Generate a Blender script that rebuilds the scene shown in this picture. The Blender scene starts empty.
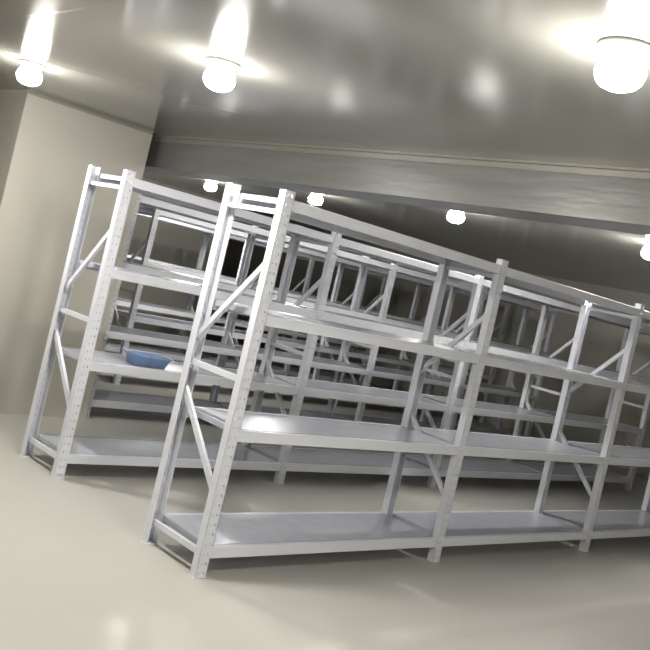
import bpy, bmesh, math, random
from mathutils import Vector, Matrix
random.seed(4)
S = bpy.context.scene
COL = S.collection

# ------------------------------------------------------------------ camera
CAM = Vector((-2.8705, -3.4984, 1.5850))
YAW, PITCH, ROLL = 0.75055, 0.00843, 0.23136
fwd = Vector((math.sin(YAW)*math.cos(PITCH), math.cos(YAW)*math.cos(PITCH), math.sin(PITCH)))
rt = Vector((math.cos(YAW), -math.sin(YAW), 0.0))
up = rt.cross(fwd)
c, s = math.cos(ROLL), math.sin(ROLL)
R_, U_ = c*rt + s*up, -s*rt + c*up
cd = bpy.data.cameras.new('camera')
cam = bpy.data.objects.new('camera', cd); COL.objects.link(cam)
m = Matrix((R_, U_, -fwd)).transposed().to_4x4(); m.translation = CAM
cam.matrix_world = m
cd.sensor_fit = 'HORIZONTAL'; cd.sensor_width = 36.0
cd.lens = 900.83/650*36.0
cd.shift_x = 0.0; cd.shift_y = (275.863-325)/650
cd.clip_start = 0.05
S.camera = cam

# ------------------------------------------------------------------ world, exposure, lamp strength
w = bpy.data.worlds.new('world'); S.world = w; w.use_nodes = True
w.node_tree.nodes['Background'].inputs[0].default_value = (0.5, 0.48, 0.45, 1)
w.node_tree.nodes['Background'].inputs[1].default_value = 0.0
S.view_settings.view_transform = 'Standard'; S.view_settings.look = 'None'
S.view_settings.gamma = 1.0; S.view_settings.use_curve_mapping = False
S.view_settings.exposure = 0.0
LAMP = 850.0
H = 2.51                                        # ceiling height
LAMPS = [(-0.55, 2.06), (-0.44, 0.15), (-0.44, -1.98),
         (3.52, 5.74), (3.42, 3.66), (3.30, 1.64), (3.92, 0.09),
         (-0.36, -4.0), (2.2, -5.5), (-4.3, 2.26), (-4.3, -1.92)]  # these four are out of view, added only for their light

# ------------------------------------------------------------------ materials
def mat(name, col, rough=.45, metal=0.0, spec=.5, noise=None, rnoise=0.0, bump=0.0, scale=6.0, stretch=(1,1,1), coat=0.0):
    mt = bpy.data.materials.new(name); mt.use_nodes = True
    nt = mt.node_tree; b = nt.nodes['Principled BSDF']
    b.inputs['Base Color'].default_value = (*col, 1)
    b.inputs['Roughness'].default_value = rough
    b.inputs['Metallic'].default_value = metal
    b.inputs['Specular IOR Level'].default_value = spec
    b.inputs['Coat Weight'].default_value = coat
    b.inputs['Coat Roughness'].default_value = .12
    if noise or rnoise or bump:
        tc = nt.nodes.new('ShaderNodeTexCoord'); mp = nt.nodes.new('ShaderNodeMapping')
        mp.inputs['Scale'].default_value = stretch
        nt.links.new(tc.outputs['Object'], mp.inputs['Vector'])
        n = nt.nodes.new('ShaderNodeTexNoise'); n.inputs['Scale'].default_value = scale
        n.inputs['Detail'].default_value = 5
        nt.links.new(mp.outputs['Vector'], n.inputs['Vector'])
        if noise:
            r = nt.nodes.new('ShaderNodeValToRGB')
            r.color_ramp.elements[0].position = .3; r.color_ramp.elements[1].position = .72
            r.color_ramp.elements[0].color = (*noise, 1); r.color_ramp.elements[1].color = (*col, 1)
            nt.links.new(n.outputs['Fac'], r.inputs['Fac']); nt.links.new(r.outputs['Color'], b.inputs['Base Color'])
        if rnoise:
            mr = nt.nodes.new('ShaderNodeMapRange')
            mr.inputs['From Min'].default_value = .3; mr.inputs['From Max'].default_value = .7
            mr.inputs['To Min'].default_value = max(.02, rough-rnoise); mr.inputs['To Max'].default_value = rough+rnoise
            nt.links.new(n.outputs['Fac'], mr.inputs['Value']); nt.links.new(mr.outputs['Result'], b.inputs['Roughness'])
        if bump:
            bp = nt.nodes.new('ShaderNodeBump'); bp.inputs['Strength'].default_value = bump
            bp.inputs['Distance'].default_value = .02
            nt.links.new(n.outputs['Fac'], bp.inputs['Height']); nt.links.new(bp.outputs['Normal'], b.inputs['Normal'])
    return mt

M = {}
M['paint'] = mat('pale_grey_enamel', (.68, .695, .75), .38, spec=.5, noise=(.65, .665, .72), scale=4)
M['deck'] = mat('grey_sheet_steel', (.52, .54, .60), .25, metal=.15, noise=(.47, .49, .55), scale=9)
M['floor'] = mat('cream_epoxy', (.44, .43, .395), .33, spec=.45, noise=(.44, .43, .39), scale=.7)
M['ceiling'] = mat('grey_beige_panel', (.33, .325, .295), .13, metal=.2, spec=.4, noise=(.315, .31, .28), scale=.8, bump=.006)
M['panel'] = mat('beige_wall_panel', (.44, .425, .38), .28, spec=.5, noise=(.44, .42, .37), scale=1.5)
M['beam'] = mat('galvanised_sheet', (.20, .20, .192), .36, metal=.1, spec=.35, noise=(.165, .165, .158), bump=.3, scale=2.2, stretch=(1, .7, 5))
M['trim'] = mat('aluminium_trim', (.26, .255, .225), .35, metal=.2)
M['blue'] = mat('blue_plastic', (.24, .35, .58), .42, noise=(.19, .29, .50), scale=18)
M['lampbase'] = mat('white_lamp_body', (.75, .74, .72), .4)
em = bpy.data.materials.new('lit_opal_glass'); em.use_nodes = True
b = em.node_tree.nodes['Principled BSDF']
b.inputs['Base Color'].default_value = (.9, .9, .88, 1)
b.inputs['Emission Color'].default_value = (1.0, .965, .90, 1)
# light-emitting diodes aim down: the dome gives more light below than to the side
nt = em.node_tree
g = nt.nodes.new('ShaderNodeNewGeometry'); sp = nt.nodes.new('ShaderNodeSeparateXYZ'); nt.links.new(g.outputs['Normal'], sp.inputs[0])
mr = nt.nodes.new('ShaderNodeMapRange'); mr.inputs['From Min'].default_value = -1.0; mr.inputs['From Max'].default_value = 0.0
mr.inputs['To Min'].default_value = LAMP; mr.inputs['To Max'].default_value = LAMP*.09
nt.links.new(sp.outputs['Z'], mr.inputs['Value']); nt.links.new(mr.outputs['Result'], b.inputs['Emission Strength'])
M['lamp'] = em

# ------------------------------------------------------------------ helpers
def obj(name, bm, mt, parent=None, loc=None, smooth=False):
    me = bpy.data.meshes.new(name)
    bmesh.ops.recalc_face_normals(bm, faces=bm.faces)
    bm.to_mesh(me); bm.free()
    me.materials.append(mt)
    if smooth:
        for p in me.polygons: p.use_smooth = True
    return inst(name, me, parent, loc)
def inst(name, me, parent=None, loc=None, rotz=0.0):
    o = bpy.data.objects.new(name, me); COL.objects.link(o)
    if parent: o.parent = parent
    if loc: o.location = loc
    if rotz: o.rotation_euler = (0, 0, rotz)
    return o
def tag(o, label, cat, group=None):
    o['label'] = label; o['category'] = cat
    if group: o['group'] = group
    return o
def struct(name, bm, mt):
    o = obj(name, bm, mt); o['kind'] = 'structure'; return o
def box(bm, a, b_):
    x0, y0, z0 = a; x1, y1, z1 = b_
    v = [bm.verts.new(p) for p in ((x0,y0,z0),(x1,y0,z0),(x1,y1,z0),(x0,y1,z0),(x0,y0,z1),(x1,y0,z1),(x1,y1,z1),(x0,y1,z1))]
    for f in ((3,2,1,0),(4,5,6,7),(0,1,5,4),(1,2,6,5),(2,3,7,6),(3,0,4,7)):
        bm.faces.new([v[i] for i in f])
def bevel(bm, w_, seg=2):
    bmesh.ops.bevel(bm, geom=bm.edges[:], offset=w_, segments=seg, affect='EDGES', profile=.5)
def boxbm(a, b_, bev=0):
    bm = bmesh.new(); box(bm, a, b_)
    if bev: bevel(bm, bev)
    return bm
def extrude_profile(bm, pts, axis, t0, t1, caps=True):
    """closed 2-D outline swept along an axis: 'x' -> pts are (y,z), 'z' -> (x,y)"""
    def P(p, t): return (t, p[0], p[1]) if axis == 'x' else (p[0], p[1], t)
    A = [bm.verts.new(P(p, t0)) for p in pts]; B = [bm.verts.new(P(p, t1)) for p in pts]
    n = len(pts)
    for i in range(n):
        bm.faces.new((A[i], A[(i+1) % n], B[(i+1) % n], B[i]))
    if caps:
        bm.faces.new(A[::-1]); bm.faces.new(B)
def lathe(bm, prof, seg=24):
    rings = []
    for r, z in prof:
        if r < 1e-6: rings.append([bm.verts.new((0, 0, z))])
        else: rings.append([bm.verts.new((r*math.cos(2*math.pi*k/seg), r*math.sin(2*math.pi*k/seg), z)) for k in range(seg)])
    for A, B in zip(rings, rings[1:]):
        for k in range(seg):
            j = (k+1) % seg
            if len(A) == 1: bm.faces.new((A[0], B[k], B[j]))
            elif len(B) == 1: bm.faces.new((A[k], A[j], B[0]))
            else: bm.faces.new((A[k], A[j], B[j], B[k]))

# ------------------------------------------------------------------ room
X0, X1, Y0, Y1 = -6.0, 9.4, -6.0, 8.4
YR, XR = 14.0, 5.9                                # added recess, left unlit so gaps between the rear shelves go dark
BX0, BX1, BY = -0.03, 1.10, 3.26                  # the projecting wall block on the left
def panel_seams(mt, axis, pitch, depth=.35, width=.006, color=None):
    """narrow joints between panels, as a bump on the surface"""
    nt = mt.node_tree; b = nt.nodes['Principled BSDF']
    tc = nt.nodes.new('ShaderNodeTexCoord'); sp = nt.nodes.new('ShaderNodeSeparateXYZ')
    nt.links.new(tc.outputs['Object'], sp.inputs[0])
    d = nt.nodes.new('ShaderNodeMath'); d.operation = 'DIVIDE'; d.inputs[1].default_value = pitch
    nt.links.new(sp.outputs[axis], d.inputs[0])
    f = nt.nodes.new('ShaderNodeMath'); f.operation = 'FRACT'; nt.links.new(d.outputs[0], f.inputs[0])
    lt = nt.nodes.new('ShaderNodeMath'); lt.operation = 'LESS_THAN'; lt.inputs[1].default_value = width/pitch
    nt.links.new(f.outputs[0], lt.inputs[0])
    iv = nt.nodes.new('ShaderNodeMath'); iv.operation = 'SUBTRACT'; iv.inputs[0].default_value = 1.0
    nt.links.new(lt.outputs[0], iv.inputs[1])
    bp = nt.nodes.new('ShaderNodeBump'); bp.inputs['Strength'].default_value = depth; bp.inputs['Distance'].default_value = .004
    nt.links.new(iv.outputs[0], bp.inputs['Height'])
    old = b.inputs['Normal'].links
    if old: nt.links.new(old[0].from_socket, bp.inputs['Normal'])
    nt.links.new(bp.outputs['Normal'], b.inputs['Normal'])
panel_seams(M['ceiling'], 'X', 1.15)
struct('floor', boxbm((X0, Y0, -.12), (X1, YR, 0)), M['floor'])
struct('ceiling', boxbm((X0, Y0, H), (X1, YR, H+.12)), M['ceiling'])
struct('wall_left', boxbm((X0-.12, Y0, 0), (X0, Y1, H)), M['panel'])
struct('wall_right', boxbm((X1, Y0, 0), (X1+.12, YR, H)), M['panel'])
bm = bmesh.new(); box(bm, (X0, Y1, 0), (XR, Y1+.12, H)); box(bm, (XR-.12, Y1+.12, 0), (XR, YR, H))
struct('wall_back', bm, M['panel'])
struct('wall_recess_added', boxbm((XR-.12, YR, 0), (X1+.12, YR+.12, H)), M['panel'])
struct('wall_front', boxbm((X0, Y0-.12, 0), (X1, Y0, H)), M['panel'])
bm = bmesh.new()                                   # thin insulated partition turning a corner
box(bm, (BX0, BY, 0), (BX1, BY+.05, H)); box(bm, (BX0, BY+.05, 0), (BX0+.05, Y1, H))
struct('wall_partition', bm, M['panel'])
bm = bmesh.new()                                   # dropped duct-like soffit across the room
box(bm, (1.28, Y0, 2.235), (1.62, Y1, H))
struct('beam', bm, M['beam'])
bm = bmesh.new(); box(bm, (1.235, Y0, H-.012), (1.281, Y1, H)); box(bm, (1.268, Y0, H-.045), (1.281, Y1, H))
struct('trim_1', bm, M['trim'])
bm = bmesh.new(); box(bm, (BX0-.0, BY-.03, H-.004), (BX1+.004, BY, H)); box(bm, (BX0, BY-.004, H-.03), (BX1+.004, BY, H))
struct('trim_2', bm, M['trim'])
for k, x in ((3, BX1), (4, BX0)):                  # corner angles of the block
    d = -1 if x == BX1 else 1
    bm = bmesh.new()
    box(bm, (min(x, x+d*.035), BY-.003, 0), (max(x, x+d*.035), BY, H))
    box(bm, (min(x, x-d*.003), BY-.003, 0), (max(x, x-d*.003), BY+.05, H))
    struct('trim_%d' % k, bm, M['panel'])

# ------------------------------------------------------------------ shelving racks
PW, PD, PH = .066, .050, 2.0                       # upright: face width, depth, height
D = .5146
TIERS = [.1565, .7613, 1.3650, 1.9611]
BH = .0575
def post_mesh():
    """open channel upright, two columns of slanted slots in its face (y = 0)"""
    bm = bmesh.new()
    pitch = .05; n = int(round(PH/pitch)); hw = PW/2
    for i in range(n):
        z0, z1 = i*pitch, (i+1)*pitch; zc = (z0+z1)/2
        for cidx in range(2):
            xa, xb = cidx*hw, (cidx+1)*hw
            xc = xa + hw*(.60 if cidx == 0 else .40)
            sl = .0025 if cidx == 0 else -.0025
            o4 = [(xa, z0), (xb, z0), (xb, z1), (xa, z1)]
            i4 = [(xc-.0025-sl, zc-.007), (xc+.0025-sl, zc-.007), (xc+.0036+sl, zc+.007), (xc-.0036+sl, zc+.007)]
            O = [bm.verts.new((p[0], 0, p[1])) for p in o4]; I = [bm.verts.new((p[0], 0, p[1])) for p in i4]
            for k in range(4):
                j = (k+1) % 4
                bm.faces.new((O[k], O[j], I[j], I[k]))
    t = .0025
    box(bm, (0, 0, 0), (t, PD, PH)); box(bm, (PW-t, 0, 0), (PW, PD, PH))
    box(bm, (t, PD-t, 0), (.0065, PD, PH)); box(bm, (PW-.0065, PD-t, 0), (PW-t, PD, PH))
    bmesh.ops.remove_doubles(bm, verts=bm.verts, dist=1e-5)
    bmesh.ops.recalc_face_normals(bm, faces=bm.faces)
    # give the slotted face its sheet thickness
    me = bpy.data.meshes.new('post'); bm.to_mesh(me); bm.free()
    me.materials.append(M['paint'])
    return me
POST = post_mesh()
def foot_mesh():
    bm = bmesh.new(); box(bm, (-.004, -.004, 0), (PW+.004, PD+.006, .004)); bevel(bm, .001, 1)
    me = bpy.data.meshes.new('foot_plate'); bm.to_mesh(me); bm.free(); me.materials.append(M['paint']); return me
FOOT = foot_mesh()
def bar_mesh(name, za, zb, wz=.03, tx=.022):
    """brace between the two uprights: a small channel from (y=.03, za) to (y=D-.03, zb)"""
    bm = bmesh.new()
    a = Vector((0, .022, za)); b_ = Vector((0, D-.022, zb))
    d = (b_-a).normalized(); nrm = Vector((1, 0, 0)).cross(d).normalized()
    t = .0025
    def slab(x0, x1, n0, n1):
        pts = []
        for P in (a, b_):
            for x, n in ((x0, n0), (x1, n0), (x1, n1), (x0, n1)):
                pts.append(bm.verts.new(P + Vector((x, 0, 0)) + nrm*n))
        for f in ((0,1,2,3),(7,6,5,4),(0,4,5,1),(1,5,6,2),(2,6,7,3),(3,7,4,0)):
            bm.faces.new([pts[i] for i in f])
    h = wz/2
    slab(0, t, -h, h); slab(0, tx, -h, -h+t); slab(0, tx, h-t, h)      # web + two flanges, open to +x
    bmesh.ops.recalc_face_normals(bm, faces=bm.faces)
    me = bpy.data.meshes.new(name); bm.to_mesh(me); bm.free(); me.materials.append(M['paint']); return me
BRACES = [bar_mesh('horizontal_brace', .118, .118), bar_mesh('diagonal_brace', .40, .865, .032),
          bar_mesh('horizontal_brace', 1.012, 1.012), bar_mesh('diagonal_brace', 1.655, 1.15, .032),
          bar_mesh('horizontal_brace', 1.885, 1.885, .026)]
def shelf_meshes(L):
    a, b_ = PW+.0008, L-.0008
    t = .0022
    bm = bmesh.new()
    y0, y1 = .0405, D-.0405
    # top sheet with tongues reaching between the uprights at both ends
    yt0, yt1 = PD+.006, D-PD-.006
    e0, e1 = .072, L-.012
    box(bm, (e0, y0, -t), (e1, y1, 0))
    box(bm, (e0, yt0, -.030), (e0+t, yt1, -t)); box(bm, (e1-t, yt0, -.030), (e1, yt1, -t))
    for yc in (.17, .345):                         # stiffening hat ribs under the sheet
        box(bm, (e0+.01, yc-.02, -.022), (e1-.01, yc+.02, -t))
    me = bpy.data.meshes.new('shelf_panel'); bmesh.ops.recalc_face_normals(bm, faces=bm.faces)
    bm.to_mesh(me); bm.free(); me.materials.append(M['deck'])
    bm = bmesh.new()                               # front beam, step section
    prof = [(.004, -BH), (.004, -.003), (.006, 0), (.026, 0), (.026, -.004), (.040, -.004), (.040, -BH)]
    extrude_profile(bm, prof, 'x', a, b_)
    bmesh.ops.recalc_face_normals(bm, faces=bm.faces)
    bf = bpy.data.meshes.new('shelf_beam'); bm.to_mesh(bf); bm.free(); bf.materials.append(M['paint'])
    return me, bf
CACHE = {}
def rack(label, x, y, bays, skip_mid=(), group='rows of pale grey steel shelving'):
    """one bolted row: bays is the list of bay lengths; skip_mid: frames without the middle horizontal brace"""
    root = bpy.data.objects.new('storage_rack', None); COL.objects.link(root); root.location = (x, y, 0)
    tag(root, label, 'shelving rack', group)
    xs = [0.0]
    for L in bays: xs.append(xs[-1]+L)
    for i, px in enumerate(xs):
        for back in (0, 1):
            p = inst('post', POST, root, (px + (PW if back else 0), D if back else 0, 0), math.pi if back else 0)
            inst('foot_plate', FOOT, p)
        for k, bme in enumerate(BRACES):
            if k == 2 and i in skip_mid: continue
            inst(bme.name.split('.')[0], bme, root, (px+.020, 0, 0))
    for px, L in zip(xs, bays):
        if L not in CACHE: CACHE[L] = shelf_meshes(L)
        dk, bf = CACHE[L]
        for z in TIERS:
            sh = inst('shelf_panel', dk, root, (px, 0, z))
            inst('shelf_beam', bf, sh)
            inst('shelf_beam', bf, sh, (L+PW, D, 0), math.pi)
    return root
rack('nearest long row of pale grey steel shelving with bare shelves in front of the others', 0, 0, [1.89]*4, (1, 2, 3))
rack('second grey steel shelving row from the front, blue tray on its left bay', 0.004, 1.5865, [1.878]*4)
rack('third grey steel shelving row, starting at the free edge of the beige partition', 1.105, 3.315, [1.68]*4)
rack('fourth grey steel shelving row, glimpsed through the three rows in front of it', 2.38, 5.0, [1.68]*4)
rack('farthest grey steel shelving row, nearest the back wall', 2.94, 6.7, [1.68]*3)

# ------------------------------------------------------------------ blue tray on the second row
bm = bmesh.new()
n = 40
def ring(rx, ry, z, lift=0.0, tip=0.0):
    vs = []
    for k in range(n):
        a = 2*math.pi*k/n
        ca, sa = math.cos(a), math.sin(a)
        ex = .62                                     # rounded-rectangle outline
        px = math.copysign(abs(ca)**ex, ca)*rx; py = math.copysign(abs(sa)**ex, sa)*ry
        if ca < -.75: px -= tip*(abs(ca)-.75)/.25
        vs.append(bm.verts.new((px, py, z + lift*max(0, -ca)**2)))
    return vs
rings = [ring(.120, .075, .0), ring(.130, .084, .004), ring(.152, .105, .058, .006), ring(.166, .117, .068, .012, .016), ring(.168, .119, .073, .014, .018),
         ring(.152, .104, .071, .008), ring(.146, .098, .058, .006), ring(.124, .080, .010), ring(.112, .070, .007)]
for A, B in zip(rings, rings[1:]):
    for k in range(n):
        bm.faces.new((A[k], A[(k+1) % n], B[(k+1) % n], B[k]))
bm.faces.new(rings[0][::-1]); bm.faces.new(rings[-1])
t = obj('plastic_tray', bm, M['blue'], loc=(.565, 1.725, TIERS[1]+.0005), smooth=True)
t.rotation_euler = (0, 0, math.radians(-4))
tag(t, 'shallow blue plastic tray on a shelf of the second rack row', 'tray')

# ------------------------------------------------------------------ ceiling lamps
def lathe_mesh(name, prof, mt, seg=24):
    bm = bmesh.new(); lathe(bm, prof, seg); bmesh.ops.recalc_face_normals(bm, faces=bm.faces)
    me = bpy.data.meshes.new(name); bm.to_mesh(me); bm.free(); me.materials.append(mt); return me
BASE = lathe_mesh('lamp_base', [(0, 0), (.084, 0), (.088, -.006), (.084, -.014), (.062, -.018), (.060, -.036), (.055, -.038), (0, -.038)], M['lampbase'], 28)
GLOBE = lathe_mesh('glass_globe', [(0, -.0385), (.060, -.0385), (.070, -.055), (.077, -.078), (.077, -.092), (.070, -.112), (.056, -.127), (.032, -.137), (0, -.140)], em, 20)
for me in (BASE, GLOBE):
    for p in me.polygons: p.use_smooth = True
LL = ['lit glass ceiling lamp in front of the beige wall block',
      'lit glass ceiling lamp above the left end of the nearest shelving row',
      'largest lit ceiling lamp, near the upper right corner, closest to the camera',
      'smallest lit ceiling lamp, beyond the dropped beam nearest the beige block',
      'lit ceiling lamp beyond the dropped beam, second from the beige block',
      'lit ceiling lamp beyond the dropped beam, third from the beige block',
      'lit ceiling lamp beyond the dropped beam at the right edge of the picture',
      'added unseen lamp behind the camera in line with the near lamps',
      'added unseen lamp by the front wall, brightening the fronts of the shelving',
      'added unseen fill lamp over the open floor left of the wall block',
      'added unseen fill lamp over the open floor behind the camera']
for (x, y), lb in zip(LAMPS, LL):
    r = bpy.data.objects.new('ceiling_lamp', None); COL.objects.link(r); r.location = (x, y, H)
    tag(r, lb, 'lamp', 'lit globe lamps on the ceiling')
    inst('lamp_base', BASE, r); inst('glass_globe', GLOBE, r)
